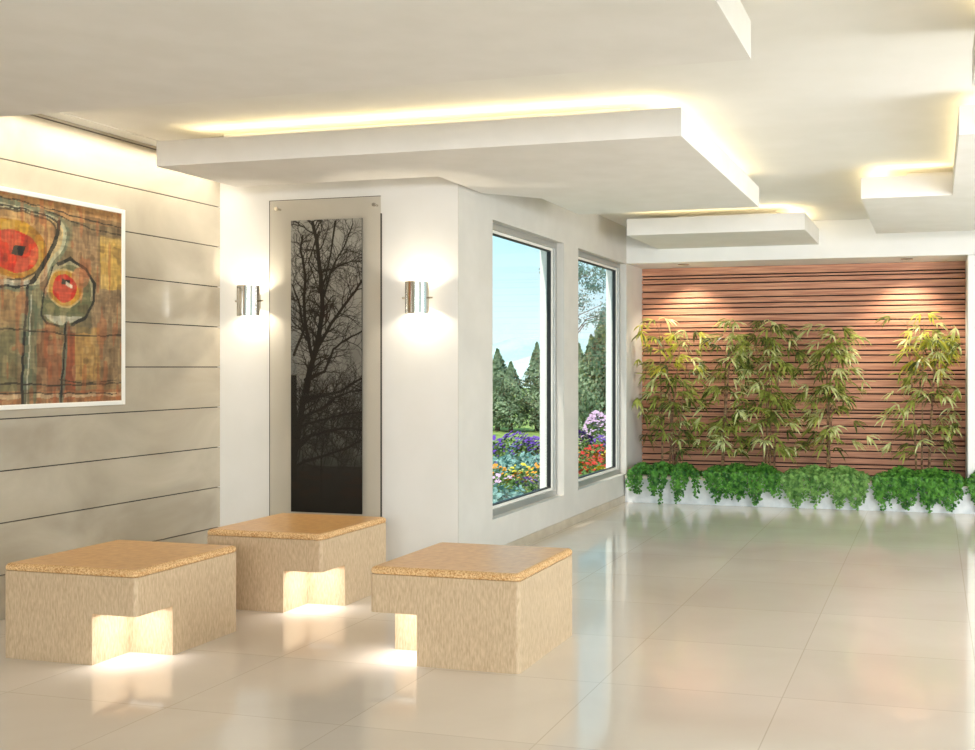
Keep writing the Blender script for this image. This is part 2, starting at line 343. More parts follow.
# ------------------------------------------------------------------ wall sconces
def sconce(x, label):
    t = thing('wall_sconce', (x, YA, 1.866), label, 'wall lamp', 'pair of steel wall lamps')
    R, Hh, D = .082, .107, .098
    m = MB(); seg = 32; a0, a1 = PI-.12, 2*PI+.12
    for r0 in (R, R-.004):
        for k in range(seg):
            a, c = a0+(a1-a0)*k/seg, a0+(a1-a0)*(k+1)/seg
            q = [(r0*math.cos(a), -D+r0*math.sin(a), -Hh), (r0*math.cos(c), -D+r0*math.sin(c), -Hh), (r0*math.cos(c), -D+r0*math.sin(c), Hh), (r0*math.cos(a), -D+r0*math.sin(a), Hh)]
            m.face(q if r0 == R else q[::-1])
    for z in (-Hh, Hh):
        for k in range(seg):
            a, c = a0+(a1-a0)*k/seg, a0+(a1-a0)*(k+1)/seg
            m.face([(R*math.cos(a), -D+R*math.sin(a), z), (R*math.cos(c), -D+R*math.sin(c), z), ((R-.004)*math.cos(c), -D+(R-.004)*math.sin(c), z), ((R-.004)*math.cos(a), -D+(R-.004)*math.sin(a), z)])
    o = m.build('lamp_shield', M['steel'], t, smooth=True)
    m = MB(); m.tube([(0, -D, 0), (0, -.012, 0)], .009, 12); m.tube([(-R-.03, -D, 0), (R+.03, -D, 0)], .006, 10); m.build('bracket', M['steel'], t)
    m = MB(); m.box(-.03, -.012, -.05, .03, 0, .05); m.build('wall_plate', M['steel'], t, bevel=.003)
    m = MB(); m.tube([(0, -D, -.010), (0, -D, .010)], .03, 20); m.build('bulb', M['bulb'], t)
    for s in (1, -1):
        L = light('sconce_light', 'SPOT', (0, -D, s*.014), 7.5, (1, .90, .72), (0 if s < 0 else PI, 0, 0), spot_size=math.radians(138), spot_blend=.4, shadow_soft_size=.01); L.parent = t
    return t
sconce(-4.66, 'polished steel tube wall lamp left of the tree panel, by the stone wall')
sconce(-3.356, 'polished steel tube wall lamp right of the tree panel, near the window corner')

# ------------------------------------------------------------------ downlights in the soffit
for x, y, lab in [(-2.54, 11.08, 'small recessed downlight in the soffit above the leftmost bamboos'), (-.26, 11.08, 'small recessed downlight in the soffit above the right bamboos')]:
    t = thing('downlight', (x, y, 2.48), lab, 'downlight', 'downlights over the planter')
    m = MB(); seg = 28
    for k in range(seg):
        a, c = 2*PI*k/seg, 2*PI*(k+1)/seg
        for r0, z0, r1, z1 in [(.06, -.0, .06, -.006), (.06, -.006, .042, -.008), (.042, -.008, .036, -.001)]:
            m.face([(r0*math.cos(a), r0*math.sin(a), z0), (r0*math.cos(c), r0*math.sin(c), z0), (r1*math.cos(c), r1*math.sin(c), z1), (r1*math.cos(a), r1*math.sin(a), z1)])
    m.build('trim_ring', M['steel'], t)
    m = MB(); m.tube([(0, 0, -.001), (0, 0, -.005)], .034, 20); m.build('lens', M['black'], t)
    d = Vector((.0, .26, -1))
    L = light('spot_light', 'SPOT', (0, 0, -.02), 52, (1, .92, .76), d.to_track_quat('-Z', 'Y').to_euler(), spot_size=math.radians(104), spot_blend=.6, shadow_soft_size=.03); L.parent = t

t = thing('wall_washer', (-4.84, 5.1, HC), 'thin white linear ceiling light washing down the stone wall', 'linear light')
m = MB(); m.box(-.018, -1.55, -.004, .018, 1.55, 0); m.build('housing', M['white'], t)
L = light('linear_light', 'AREA', (0, 0, -.008), 15, (1, .93, .80), (0, math.radians(17), 0), shape='RECTANGLE', size=.03, size_y=3.0, spread=math.radians(125)); L.parent = t
# ------------------------------------------------------------------ slatted wood panel
sw = thing('slatted_wall_panel', (-1.39, YN, .26), 'wall-wide panel of horizontal reddish wood slats behind the bamboo', 'wall panel')
m = MB(); m.box(-1.71, .012, 0, 1.70, .04, 2.22); m.build('backing_board', M['joint'], sw)
pat = [.0925, .033, .0555, .082, .072, .062, .051, .072, .072, .068, .041, .082, .07, .058, .051, .076, .082, .041, .051, .088, .066, .078]
random.seed(5); z = 2.22; k = 0; m = MB()
while z > .03:
    hgt = min(pat[k % len(pat)], z); dep = random.choice([0, .004, .008, .012])
    m.box(-1.71, -.028+dep, z-hgt+.012, 1.70, .012, z-.001); z -= hgt; k += 1
m.build('slats', M['slat'], sw, bevel=.003)

# ------------------------------------------------------------------ planter
pl = thing('planter', (-1.39, 11.1, 0), 'long low pale stone planter under the slatted wall', 'planter')
m = MB(); m.box(-1.70, -.33, 0, 2.3, -.25, .25); m.box(-1.70, -.25, 0, 1.69, .39, .02); m.build('planter_wall', M['planter'], pl)
m = MB(); m.box(-1.70, -.345, .25, 2.3, -.245, .28); m.build('rim', M['cap'], pl, bevel=.003)
m = MB(); m.box(-1.70, -.25, .02, 1.69, .39, .25); m.build('soil', M['soil'], pl)

# ------------------------------------------------------------------ foliage
def blade(m, p, d, up, L, w, mi=0, droop=.25):
    """narrow folded leaf: two segments wide in the middle"""
    d = d.normalized(); s = d.cross(up)
    s = s.normalized() if s.length > 1e-4 else d.orthogonal().normalized()
    n = s.cross(d)
    a = p; q = p + d*L*.4; r = p + d*L*.75 - Vector((0, 0, droop*L*.35)); tip = p + d*L - Vector((0, 0, droop*L))
    k = len(m.v)
    m.v += [tuple(a), tuple(q-s*w/2+n*w*.12), tuple(q+s*w/2+n*w*.12), tuple(r-s*w*.36), tuple(r+s*w*.36), tuple(tip)]
    m.f += [(k, k+1, k+2), (k+1, k+3, k+4, k+2), (k+3, k+5, k+4)]; m.m += [mi]*3
def bamboo(x, y, width, top, seed, label, nc=4, nf=85, yellow=False):
    rnd = random.Random(seed)
    t = thing('bamboo_plant', (x, y, .25), label, 'bamboo', 'potted bamboos in the planter')
    fm = MB(); h = top-.25; tw = []
    for c in range(nc):
        bx = rnd.uniform(-.09, .09); by = rnd.uniform(-.05, .04)
        lean = rnd.uniform(-.5, .5)*width; pts = []; hh = h*rnd.uniform(.8, .98)
        for i in range(9):
            u = i/8; pts.append(Vector((bx+lean*.5*u**1.5, by+rnd.uniform(-.006, .006)+(-.07*u*u), hh*u)))
        m = MB(); rr = [.0115*(1-.72*i/8) for i in range(9)]; m.tube(pts, rr, 7)
        for i in range(1, 8):
            for ww in (.5,):
                q = pts[i]; m.tube([q-Vector((0, 0, .004)), q+Vector((0, 0, .004))], rr[i]*1.35, 7)
        m.build('culm', M['culm'], t, smooth=True); tw.append(pts)
    sm = MB()
    for k in range(nf):
        pts = rnd.choice(tw); u = 1-(rnd.random()**1.25)*.84; i = min(int(u*8), 7); fr = u*8-i; p = pts[i].lerp(pts[i+1], fr)
        ang = rnd.uniform(0, 2*PI)
        reach = rnd.uniform(.05, .30)*(1.1-.45*u)*width/.6
        off = Vector((math.cos(ang)*reach*1.25, math.sin(ang)*reach*.62-.02, rnd.uniform(.0, .14)))
        q = p+off
        q.z = min(q.z, h)
        q.y = max(min(q.y, .22), -.26)
        sm.tube([p, p.lerp(q, .5)+Vector((0, 0, .015)), q], [.0022, .0016, .001], 4, cap=False)
        q.x = max(min(q.x, .22-x), -3.02-x); out = Vector((off.x, off.y*.6-.02, 0)).normalized()
        nl = rnd.randint(5, 10); mi = rnd.choices([0, 1, 2], [.42, .28, .30])[0]
        if yellow and q.z > h*.68 and rnd.random() < .5: mi = 3  # upper leaves coloured as if lit by the downlight
        for j in range(nl):
            a = (j/(nl-1)-.5)*2.5+rnd.uniform(-.15, .15)
            d = Matrix.Rotation(a, 3, 'Z') @ out; d.z = rnd.uniform(-.9, .25)
            L = rnd.uniform(.10, .175); 
            if q.y + d.normalized().y*L > .29: d.y = -abs(d.y)*.5
            if not (-3.08 < x+q.x+d.normalized().x*L < .27): d.x *= -.4
            blade(fm, q, d, Vector((0, rnd.uniform(-.8, -.1), 1)), L, L*.15, mi, droop=rnd.uniform(.1, .4))
    sm.build('twigs', M['culm'], t); fm.build('foliage', [M['bamboo'], M['bamboo_dark'], M['bamboo_pale'], M['bamboo_lamplit']], t)
    return t
bamboo(-2.70, 11.15, .66, 1.90, 11, 'leftmost bamboo, by the window wall, downlight glow coloured yellow into its top', 5, 120, True)
bamboo(-2.13, 11.17, .50, 1.90, 12, 'second bamboo from the left on the slatted wall', 3, 92)
bamboo(-1.63, 11.15, .62, 1.92, 13, 'dense middle bamboo of the five with slanting stems', 5, 140)
bamboo(-.98, 11.17, .66, 1.82, 14, 'fourth bamboo from the left, sparser and slightly shorter', 4, 105)
bamboo(-.13, 11.15, .66, 1.93, 15, 'rightmost bamboo, beside the white pier, downlight glow coloured bright yellow into its top', 4, 125, True)

def ivy(x0, x1, fronts, seed, label, material, dens=1.0):
    """mound on the soil plus strands hanging over the rim; fronts: list of (xa, xb, zlow)"""
    rnd = random.Random(seed); cx = (x0+x1)/2; y0 = 10.76
    t = thing('trailing_ivy', (cx, y0, .25), label, 'ivy', 'ivy clumps spilling over the planter')
    m = MB(); st = MB()
    def leaf(p, nrm, s):
        d = Vector((rnd.uniform(-1, 1), rnd.uniform(-.4, .4), rnd.uniform(-1, .2))).normalized()
        n = (nrm + Vector((rnd.uniform(-.5, .5),)*3)*.6+Vector((rnd.uniform(-.5, .5), 0, rnd.uniform(-.5, .5)))).normalized()
        d = (d-n*d.dot(n)).normalized(); e_ = n.cross(d)
        k = len(m.v)
        m.v += [tuple(p), tuple(p+d*s*.35+e_*s*.5-n*s*.06), tuple(p+d*s), tuple(p+d*s*.35-e_*s*.5-n*s*.06)]
        m.f += [(k, k+1, k+2), (k, k+2, k+3)]; m.m += [0, 0]
    hw = (x1-x0)/2
    for k in range(int(2200*hw/.33*dens)):
        u = rnd.uniform(-1, 1); v = rnd.random(); 
        hz = .125*(1-abs(u)**6)*(.85+.15*math.sin(u*9+seed))*math.sin(PI*min(1, .15+v*.9))+rnd.uniform(-.015, .02)
        p = Vector((u*hw, -.065+v*.40, .03+hz*(1 if v > .12 else .75)))
        leaf(p, Vector((0, -.5, 1)).normalized(), rnd.uniform(.024, .040))
    for xa, xb, zl in fronts:
        ns = max(2, int((xb-xa)/.0075*dens))
        for s in range(ns):
            xs = rnd.uniform(xa, xb)-cx; L = (.37-zl)*rnd.uniform(.5, 1.0)
            u = (xs+cx-xa)/(xb-xa); L *= (1-.25*abs(2*u-1)**2)*(.86+.14*math.sin(xs*31+seed))
            yo = rnd.uniform(-.045, -.02); p = Vector((xs, .0, .05)); path = [p, Vector((xs, yo-.01, .035))]
            n = int(L/.014); ph = rnd.uniform(0, 6)
            for i in range(n):
                z = .085-i*.014; q = Vector((xs+math.sin(ph+i*.3)*.008, yo-.02+rnd.uniform(-.004, .004), z)); q.z = max(q.z, -.235)
                if i % 3 == 0: path.append(q)
                leaf(q+Vector((rnd.uniform(-.012, .012), rnd.uniform(-.016, 0), 0)), Vector((0, -1, .35)).normalized(), rnd.uniform(.021, .035))
            st.tube(path, .0012, 3, cap=False)
    st.build('stems', M['culm'], t); m.build('foliage', material, t)
ivy(-3.05, -2.33, [(-3.05, -2.90, .04), (-2.82, -2.62, .0), (-2.60, -2.42, .03), (-2.36, -2.30, .06)], 21, 'thin ivy clump at the left end of the planter by the window', M['ivy'], .8)
ivy(-2.26, -1.46, [(-2.22, -1.90, .0), (-1.98, -1.48, .03)], 22, 'ivy clump, second from the left, below the second bamboo', M['ivy'])
ivy(-1.46, -.62, [(-1.45, -.98, .0), (-1.0, -.63, .0)], 23, 'paler green ivy clump at the middle of the planter below the fourth bamboo', M['ivy_light'], 1.25)
ivy(-.57, .28, [(-.56, -.35, .02), (-.4, .28, .0)], 24, 'wide dark green ivy clump below the rightmost bamboo', M['ivy'], 1.25)
ivy(.30, .80, [(.31, .79, .02)], 25, 'ivy clump at the right edge in front of the white pier', M['ivy'], 1.1)

# ------------------------------------------------------------------ painted grids (the painting and the tree print)
def grid_obj(name, P, nu, nv, cols, material, parent):
    """P(u,v)->xyz arrays ; cols (nv,nu,3) sRGB 0-255"""
    U, V = np.meshgrid(np.linspace(0, 1, nu), np.linspace(0, 1, nv)); co = P(U, V).reshape(-1, 3)
    idx = np.arange(nu*nv).reshape(nv, nu); q = np.stack([idx[:-1, :-1], idx[:-1, 1:], idx[1:, 1:], idx[1:, :-1]], -1).reshape(-1, 4)
    me = bpy.data.meshes.new(name); me.vertices.add(len(co)); me.vertices.foreach_set('co', co.ravel().astype(np.float32))
    me.loops.add(q.size); me.loops.foreach_set('vertex_index', q.ravel().astype(np.int32))
    me.polygons.add(len(q)); me.polygons.foreach_set('loop_start', np.arange(0, q.size, 4, dtype=np.int32)); me.polygons.foreach_set('loop_total', np.full(len(q), 4, dtype=np.int32))
    me.update(calc_edges=True); me.validate()
    c = np.clip(cols, 0, 255)/255.; lin = np.where(c <= .04045, c/12.92, ((c+.055)/1.055)**2.4)
    a = me.color_attributes.new('paint', 'FLOAT_COLOR', 'POINT'); rgba = np.ones((nu*nv, 4), np.float32); rgba[:, :3] = lin.reshape(-1, 3); a.data.foreach_set('color', rgba.ravel())
    me.materials.append(material); o = bpy.data.objects.new(name, me); C.objects.link(o); o.parent = parent; return o
rng = np.random.default_rng(3)
def vnoise(X, Y, seed, n=64):
    r = np.random.default_rng(seed).random((n, n)); xi = np.floor(X).astype(int); yi = np.floor(Y).astype(int); fx = X-xi; fy = Y-yi
    fx = fx*fx*(3-2*fx); fy = fy*fy*(3-2*fy); g = lambda a, b_: r[a % n, b_ % n]
    return (g(xi, yi)*(1-fx)+g(xi+1, yi)*fx)*(1-fy)+(g(xi, yi+1)*(1-fx)+g(xi+1, yi+1)*fx)*fy
def seg(X, Y, pts):
    """distance to polyline"""
    D = np.full(X.shape, 9.)
    for (ax, ay), (bx, by) in zip(pts, pts[1:]):
        dx, dy = bx-ax, by-ay; t = np.clip(((X-ax)*dx+(Y-ay)*dy)/(dx*dx+dy*dy+1e-9), 0, 1); D = np.minimum(D, np.hypot(X-ax-t*dx, Y-ay-t*dy))
    return D
def inpoly(X, Y, P):
    r = np.zeros(X.shape, bool); n = len(P)
    for i in range(n):
        (x1, y1), (x2, y2) = P[i], P[(i+1) % n]
        c = ((y1 > Y) != (y2 > Y)) & (X < (x2-x1)*(Y-y1)/(y2-y1+1e-12)+x1); r ^= c
    return r
def smoothpoly(P, k=8):
    n = len(P); out = []
    for i in range(n):
        p0, p1, p2, p3 = [np.array(P[(i+j-1) % n]) for j in range(4)]
        for s in range(k):
            t = s/k; out.append(tuple(.5*((2*p1)+(-p0+p2)*t+(2*p0-5*p1+4*p2-p3)*t*t+(-p0+3*p1-3*p2+p3)*t**3)))
    return out
# --- framed painting, on the left wall
PY0, PY1, PZ0, PZ1 = 4.16, 5.70, 1.19, 2.365
pt = thing('framed_painting', (XL, (PY0+PY1)/2, PZ0), 'white-framed oil painting of two red and ochre poppies on the stone wall', 'painting')
nu, nv = 330, 250
S, Z = np.meshgrid(np.linspace(PY0, PY1, nu), np.linspace(PZ0, PZ1, nv))
col = np.zeros(S.shape+(3,))
def put(mask, c, k=1.0):
    a = (mask.astype(float)*k)[..., None]; col[:] = col*(1-a)+np.array(c)*a
wx = S+.012*(vnoise(S*18, Z*18, 1)-.5); wz = Z+.012*(vnoise(S*18, Z*18, 2)-.5)
col[:] = (158, 124, 80)
big = vnoise(S*5, Z*4, 5)
put(np.ones(S.shape), (128, 116, 84), np.clip((big-.4)*2, 0, 1))
# patchwork
for (a, c, z0, z1, cc, k) in [(4.1, 4.9, 1.25, 1.62, (120, 112, 74), .8), (4.93, 5.08, 1.3, 1.75, (112, 116, 88), .8), (5.0, 5.13, 1.22, 1.62, (132, 84, 52), .8), (5.1, 5.22, 1.2, 1.56, (146, 92, 60), .8),
        (5.24, 5.32, 1.2, 1.64, (150, 66, 38), .75), (5.32, 5.52, 1.32, 1.64, (172, 132, 72), .9), (5.52, 5.7, 1.30, 1.66, (138, 112, 80), .8), (5.36, 5.7, 1.64, 1.88, (150, 124, 92), .8),
        (5.52, 5.7, 1.88, 2.21, (206, 166, 82), .9), (5.3, 5.5, 2.0, 2.24, (168, 134, 96), .8), (4.1, 5.7, 2.27, 2.4, (196, 146, 92), .9), (4.1, 5.7, 2.32, 2.4, (168, 120, 66), .6),
        (5.4, 5.7, 2.2, 2.31, (112, 88, 60), .6), (4.1, 5.2, 1.85, 2.28, (176, 128, 72), .5), (5.2, 5.45, 1.6, 1.78, (96, 88, 60), .6), (4.1, 5.7, 1.19, 1.26, (170, 104, 62), .7), (4.1, 5.7, 1.22, 1.245, (214, 190, 150), .7)]:
    put((wx > a) & (wx < c) & (wz > z0) & (wz < z1), cc, k)
blob = smoothpoly([(4.38, 2.08), (4.45, 2.26), (4.62, 2.33), (4.85, 2.325), (5.05, 2.31), (5.2, 2.285), (5.28, 2.2), (5.24, 2.08), (5.15, 1.97), (5.08, 1.87), (4.95, 1.825), (4.75, 1.83), (4.55, 1.87), (4.42, 1.95)])
stem_halo = seg(wx, wz, [(5.23, 2.2), (5.1, 1.95), (5.0, 1.7), (4.99, 1.2)]); put(stem_halo < .04, (104, 110, 80), .75)
put(inpoly(wx, wz, blob), (150, 148, 112)); d = seg(wx, wz, blob+blob[:1]); ins = inpoly(wx, wz, blob)
put(ins & (d < .05), (190, 186, 150)); put(ins & (d < .022), (116, 120, 92)); put(ins & (d > .045), (206, 178, 124))
inner = smoothpoly([(4.46, 2.08), (4.55, 2.22), (4.8, 2.275), (5.05, 2.26), (5.17, 2.22), (5.15, 2.1), (5.05, 1.96), (4.9, 1.89), (4.7, 1.88), (4.52, 1.95)])
inn = inpoly(wx, wz, inner); put(inn, (196, 152, 96)); put(inn & (vnoise(S*40, Z*12, 8) > .6), (150, 104, 66), .6)
e1 = ((wx-4.87)/.235)**2+((wz-2.06)/.165)**2; put((e1 < 1), (196, 146, 44)); put((e1 < 1) & (vnoise(S*30, Z*30, 9) > .6), (176, 112, 30), .7)
e2 = ((wx-4.875)/.175)**2+((wz-2.045)/.118)**2; put(e2 < 1, (200, 46, 24)); put((e2 < 1) & (vnoise(S*22, Z*22, 10) > .62), (228, 76, 34), .7)
put((abs(wx-4.905-(wz-2.05)*.4) < .038) & (abs(wz-2.052) < .025), (22, 20, 18))
put(seg(wx, wz, inner+inner[:1]) < .006, (70, 56, 36), .8)
put(seg(wx, wz, [(5.2, 2.245), (5.19, 2.18), (5.12, 2.05), (5.05, 1.94), (5.0, 1.88), (4.9, 1.855), (4.7, 1.85)]) < .014, (22, 22, 16), .95)
put(seg(wx, wz, [(4.6, 2.3), (4.9, 2.29), (5.1, 2.275), (5.21, 2.24)]) < .006, (44, 42, 30), .9)
put(seg(wx, wz, [(4.70, 1.872), (4.85, 1.865), (4.97, 1.88)]) < .014, (214, 206, 180), .8)
# stem
put(seg(wx, wz, [(4.985, 1.84), (4.965, 1.6), (4.945, 1.4), (4.94, 1.19)]) < .020, (96, 104, 80)); put(seg(wx, wz, [(4.972, 1.85), (4.952, 1.6), (4.935, 1.4), (4.93, 1.19)]) < .009, (20, 22, 18))
put(seg(wx, wz, [(4.995, 1.8), (4.98, 1.5), (4.96, 1.19)]) < .004, (206, 200, 176), .8)
# small flower
b2 = smoothpoly([(5.07, 1.70), (5.09, 1.86), (5.16, 1.98), (5.27, 2.04), (5.38, 2.0), (5.47, 1.92), (5.47, 1.80), (5.40, 1.70), (5.3, 1.65), (5.18, 1.635)])
i2 = inpoly(wx, wz, b2); put(i2, (118, 116, 78)); d2 = seg(wx, wz, b2+b2[:1]); put(i2 & (d2 < .03) & (wz > 1.8), (176, 166, 128)); put(i2 & (wz < 1.715) & (d2 > .015), (206, 200, 176), .8)
put(i2 & (wz < 1.79) & (wz > 1.70), (104, 104, 66), .85)
e3 = ((wx-5.245)/.135)**2+((wz-1.865)/.115)**2; put(e3 < 1, (198, 144, 46)); put((e3 < 1.05) & (e3 > .85), (214, 190, 140), .7)
put(((wx-5.36)/.07)**2+((wz-1.93)/.06)**2 < 1, (188, 128, 84), .8)
e4 = ((wx-5.24)/.088)**2+((wz-1.865)/.085)**2; put(e4 < 1, (202, 42, 24))
put((abs(wx-5.25) < .033) & (abs(wz-1.902) < .016), (20, 18, 16)); put((wx > 5.25) & (wx < 5.30) & (abs(wz-1.888+(wx-5.27)*.4) < .012), (230, 214, 196))
put(seg(wx, wz, [(5.19, 2.0), (5.28, 2.04), (5.4, 1.99), (5.475, 1.91), (5.47, 1.80), (5.40, 1.70), (5.3, 1.65)]) < .010, (22, 22, 16), .95)
put(seg(wx, wz, [(5.15, 1.98), (5.09, 1.85), (5.07, 1.7), (5.1, 1.65), (5.2, 1.64)]) < .006, (34, 34, 26), .9)
put(seg(wx, wz, [(5.255, 1.65), (5.24, 1.45), (5.21, 1.19)]) < .017, (110, 112, 88)); put(seg(wx, wz, [(5.25, 1.65), (5.235, 1.45), (5.215, 1.3), (5.21, 1.19)]) < .008, (24, 24, 20))
for pts, w_ in [([(4.16, 2.335), (4.9, 2.33), (5.3, 2.30), (5.7, 2.275)], .004), ([(5.1, 2.30), (5.45, 2.24), (5.7, 2.23)], .004), ([(4.16, 1.60), (4.9, 1.61), (5.1, 1.60), (5.4, 1.585), (5.7, 1.60)], .005),
              ([(4.16, 1.31), (4.9, 1.305), (5.2, 1.29), (5.7, 1.30)], .005), ([(5.2, 1.325), (5.4, 1.30), (5.66, 1.32)], .004), ([(4.16, 1.26), (4.95, 1.25), (5.66, 1.235)], .004)]:
    put(seg(wx, wz, pts) < w_, (44, 34, 22), .85)
st = vnoise(S*90, Z*16, 20)*.4+vnoise(S*55, Z*55, 21)*.3+vnoise(S*14, Z*110, 22)*.3
bl = vnoise(S*22, Z*16, 24); put((bl > .66), (206, 178, 128), .28); put((bl < .3), (92, 66, 40), .32); put(vnoise(S*30, Z*8, 26) > .74, (176, 84, 44), .35)
col = col*(.66+.50*st)[..., None]
grid_obj('canvas', lambda U, V: np.stack([np.full(U.shape, .034), (U-.5)*(PY1-PY0), V*(PZ1-PZ0)], -1), nu, nv, col, M['paint'], pt)
m = MB(); hw = (PY1-PY0)/2; fw = .027; ph = PZ1-PZ0
m.box(0, -hw-fw, -fw, .042, -hw, ph+fw); m.box(0, hw, -fw, .042, hw+fw, ph+fw); m.box(0, -hw, -fw, .042, hw, 0); m.box(0, -hw, ph, .042, hw, ph+fw); m.box(0, -hw, 0, .012, hw, ph)
m.build('frame', M['frame'], pt, bevel=.003)
# --- tree print behind a clear panel, on the centre wall
tp = thing('tree_panel', (-4.095, YA, .25), 'tall dark print of bare tree branches behind a clear glass panel between the wall lamps', 'wall art')
GX, GH = .4355, 2.325
PX0, PX1, QZ0, QZ1 = -.274, .283, .132, 2.18
nu, nv = 190, 700
X, Z = np.meshgrid(np.linspace(PX0, PX1, nu), np.linspace(QZ0, QZ1, nv))
v = (Z-QZ0)/(QZ1-QZ0)
base = np.interp(v, [0, .1, .25, .4, .6, .8, 1], [24, 42, 100, 132, 166, 186, 194])
col = np.stack([base*.98, base*.99, base*.985], -1)
col *= (.9+.2*vnoise(X*20, Z*14, 30)*.9)[..., None]
put((vnoise(X*16, Z*16, 31) > .55) & (v < .34) & (v > .15), (44, 46, 44), .5)
put((X < PX0+.045) & (v < .47), (14, 13, 13), .95); put((X < PX0+.045) & (v >= .47) & (v < .72), (120, 128, 134), .45)
put((abs(v-.47) < .002) & (X < PX0+.13), (120, 118, 110), .8)
def stroke(pts, w0, w1, c=(20, 16, 14)):
    xs = [p[0] for p in pts]; ys = [p[1] for p in pts]; n = len(pts)-1
    c0 = np.searchsorted(X[0], min(xs)-w0); c1 = np.searchsorted(X[0], max(xs)+w0)+1; r0 = np.searchsorted(Z[:, 0], min(ys)-w0); r1 = np.searchsorted(Z[:, 0], max(ys)+w0)+1
    if c1 <= c0 or r1 <= r0: return
    xx, zz = X[r0:r1, c0:c1], Z[r0:r1, c0:c1]; sub = col[r0:r1, c0:c1]
    for i, ((ax, ay), (bx, by)) in enumerate(zip(pts, pts[1:])):
        dx, dy = bx-ax, by-ay; t = np.clip(((xx-ax)*dx+(zz-ay)*dy)/(dx*dx+dy*dy+1e-9), 0, 1); D = np.hypot(xx-ax-t*dx, zz-ay-t*dy)
        w = w0+(w1-w0)*((i+t)/n); a = np.clip((w-D)/.0026+.5, 0, 1)[..., None]*min(1, .75+w0*80); sub[:] = sub*(1-a)+np.array(c)*a
rr = random.Random(8)
def branch(x, z, ang, L, w, depth):
    pts = [(x, z)]; n = 6; kids = []
    for i in range(n):
        ang += rr.uniform(-.28, .28); x += math.cos(ang)*L/n; z += math.sin(ang)*L/n; pts.append((x, z))
        if depth and i > 0 and rr.random() < .85: kids.append((x, z, ang+rr.choice((-1, 1))*rr.uniform(.35, .95), L*rr.uniform(.4, .7), w*(1-.55*i/n)*.6, depth-1))
    stroke(pts, w, w*.35)
    for k in kids: branch(*k)
# (photo px of print: x 290..361 -> PX0..PX1 ; z by height)
def q(px_, py_): return (PX0+(px_-290)/71*(PX1-PX0), QZ1-(py_-219.5)/294*(QZ1-QZ0))
main = [[(292, 470), (296, 440), (303, 400), (309, 372), (318, 340), (322, 310), (320, 275), (316, 240), (312, 222)],
        [(300, 415), (306, 385), (316, 350), (330, 325), (342, 308), (355, 292), (362, 280)],
        [(306, 400), (312, 360), (305, 325), (303, 300), (305, 275), (300, 250), (302, 235)],
        [(322, 300), (328, 280), (335, 262), (345, 245), (352, 225)],
        [(293, 355), (303, 330), (298, 300), (292, 285)], [(304, 380), (324, 372), (333, 350), (345, 340), (361, 332)],
        [(300, 405), (318, 396), (340, 392), (352, 384), (362, 378)], [(296, 420), (320, 410), (335, 398), (350, 392), (362, 390)],
        [(293, 432), (308, 424), (325, 420), (345, 414), (362, 412)], [(292, 455), (310, 436), (330, 431), (345, 428), (361, 430)],
        [(291, 470), (305, 462), (325, 456), (345, 448), (361, 440)], [(310, 345), (300, 330), (291, 320)], [(322, 272), (335, 268), (350, 262), (361, 262)],
        [(318, 232), (308, 262), (318, 290)], [(335, 222), (330, 255), (322, 290)], [(294, 500), (294, 450), (300, 410)], [(320, 500), (321, 460), (323, 440)]]
wd = [.020, .012, .012, .006, .008, .008, .009, .008, .008, .009, .009, .006, .005, .005, .006, .011, .006]
for pts, w in zip(main, wd):
    P = [q(*p) for p in pts]; fine = []
    for (a, b_) in zip(P, P[1:]):
        for k in range(3): t = k/3; fine.append((a[0]+(b_[0]-a[0])*t+rr.uniform(-.003, .003), a[1]+(b_[1]-a[1])*t+rr.uniform(-.003, .003)))
    fine.append(P[-1]); stroke(fine, w*1.3, w*.6)
    for i in range(2, len(fine), 1):
        dx, dz = fine[i][0]-fine[i-1][0], fine[i][1]-fine[i-1][1]; an = math.atan2(dz, dx)
        for s in (-1, 1):
            if rr.random() < .7: branch(fine[i][0], fine[i][1], an+s*rr.uniform(.4, 1.0), rr.uniform(.08, .22), w*.36*(1-.4*i/len(fine))+.0007, 2)
for k in range(80):
    branch(rr.uniform(PX0, PX1), rr.uniform(.40, .87), rr.uniform(.9, 2.2), rr.uniform(.1, .3), .0022, 2)
put(v < .16, (20, 17, 17), .55)
put((vnoise(X*12, Z*40, 33) > .6) & (v < .14) & (v > .03), (48, 30, 24), .5)
grid_obj('printed_panel', lambda U, V: np.stack([PX0+U*(PX1-PX0), np.full(U.shape, -.029), QZ0+V*(QZ1-QZ0)], -1), nu, nv, col, M['print'], tp)
m = MB(); m.box(PX0, -.028, QZ0, PX1, -.022, QZ1); m.build('print_backing', M['black'], tp)
m = MB(); m.face([(-GX, -.042, 0), (GX, -.042, 0), (GX, -.042, GH), (-GX, -.042, GH)]); m.build('glass_panel', M['artglass'], tp)
m = MB(); m.box(GX-.001, -.046, 0, GX+.003, -.03, GH-.12); m.box(-GX, -.045, GH-.003, GX, -.040, GH); m.box(-GX-.002, -.045, 0, -GX+.001, -.041, GH); m.build('glass_edge', M['glassedge'], tp)
for sx_ in (-.378, .386):
    for sz in (.06, GH-.06):
        m = MB(); m.tube([(sx_, 0, sz), (sx_, -.043, sz)], .008, 14); m.tube([(sx_, -.043, sz), (sx_, -.056, sz)], .013, 16); m.build('standoff', M['steel'], tp)

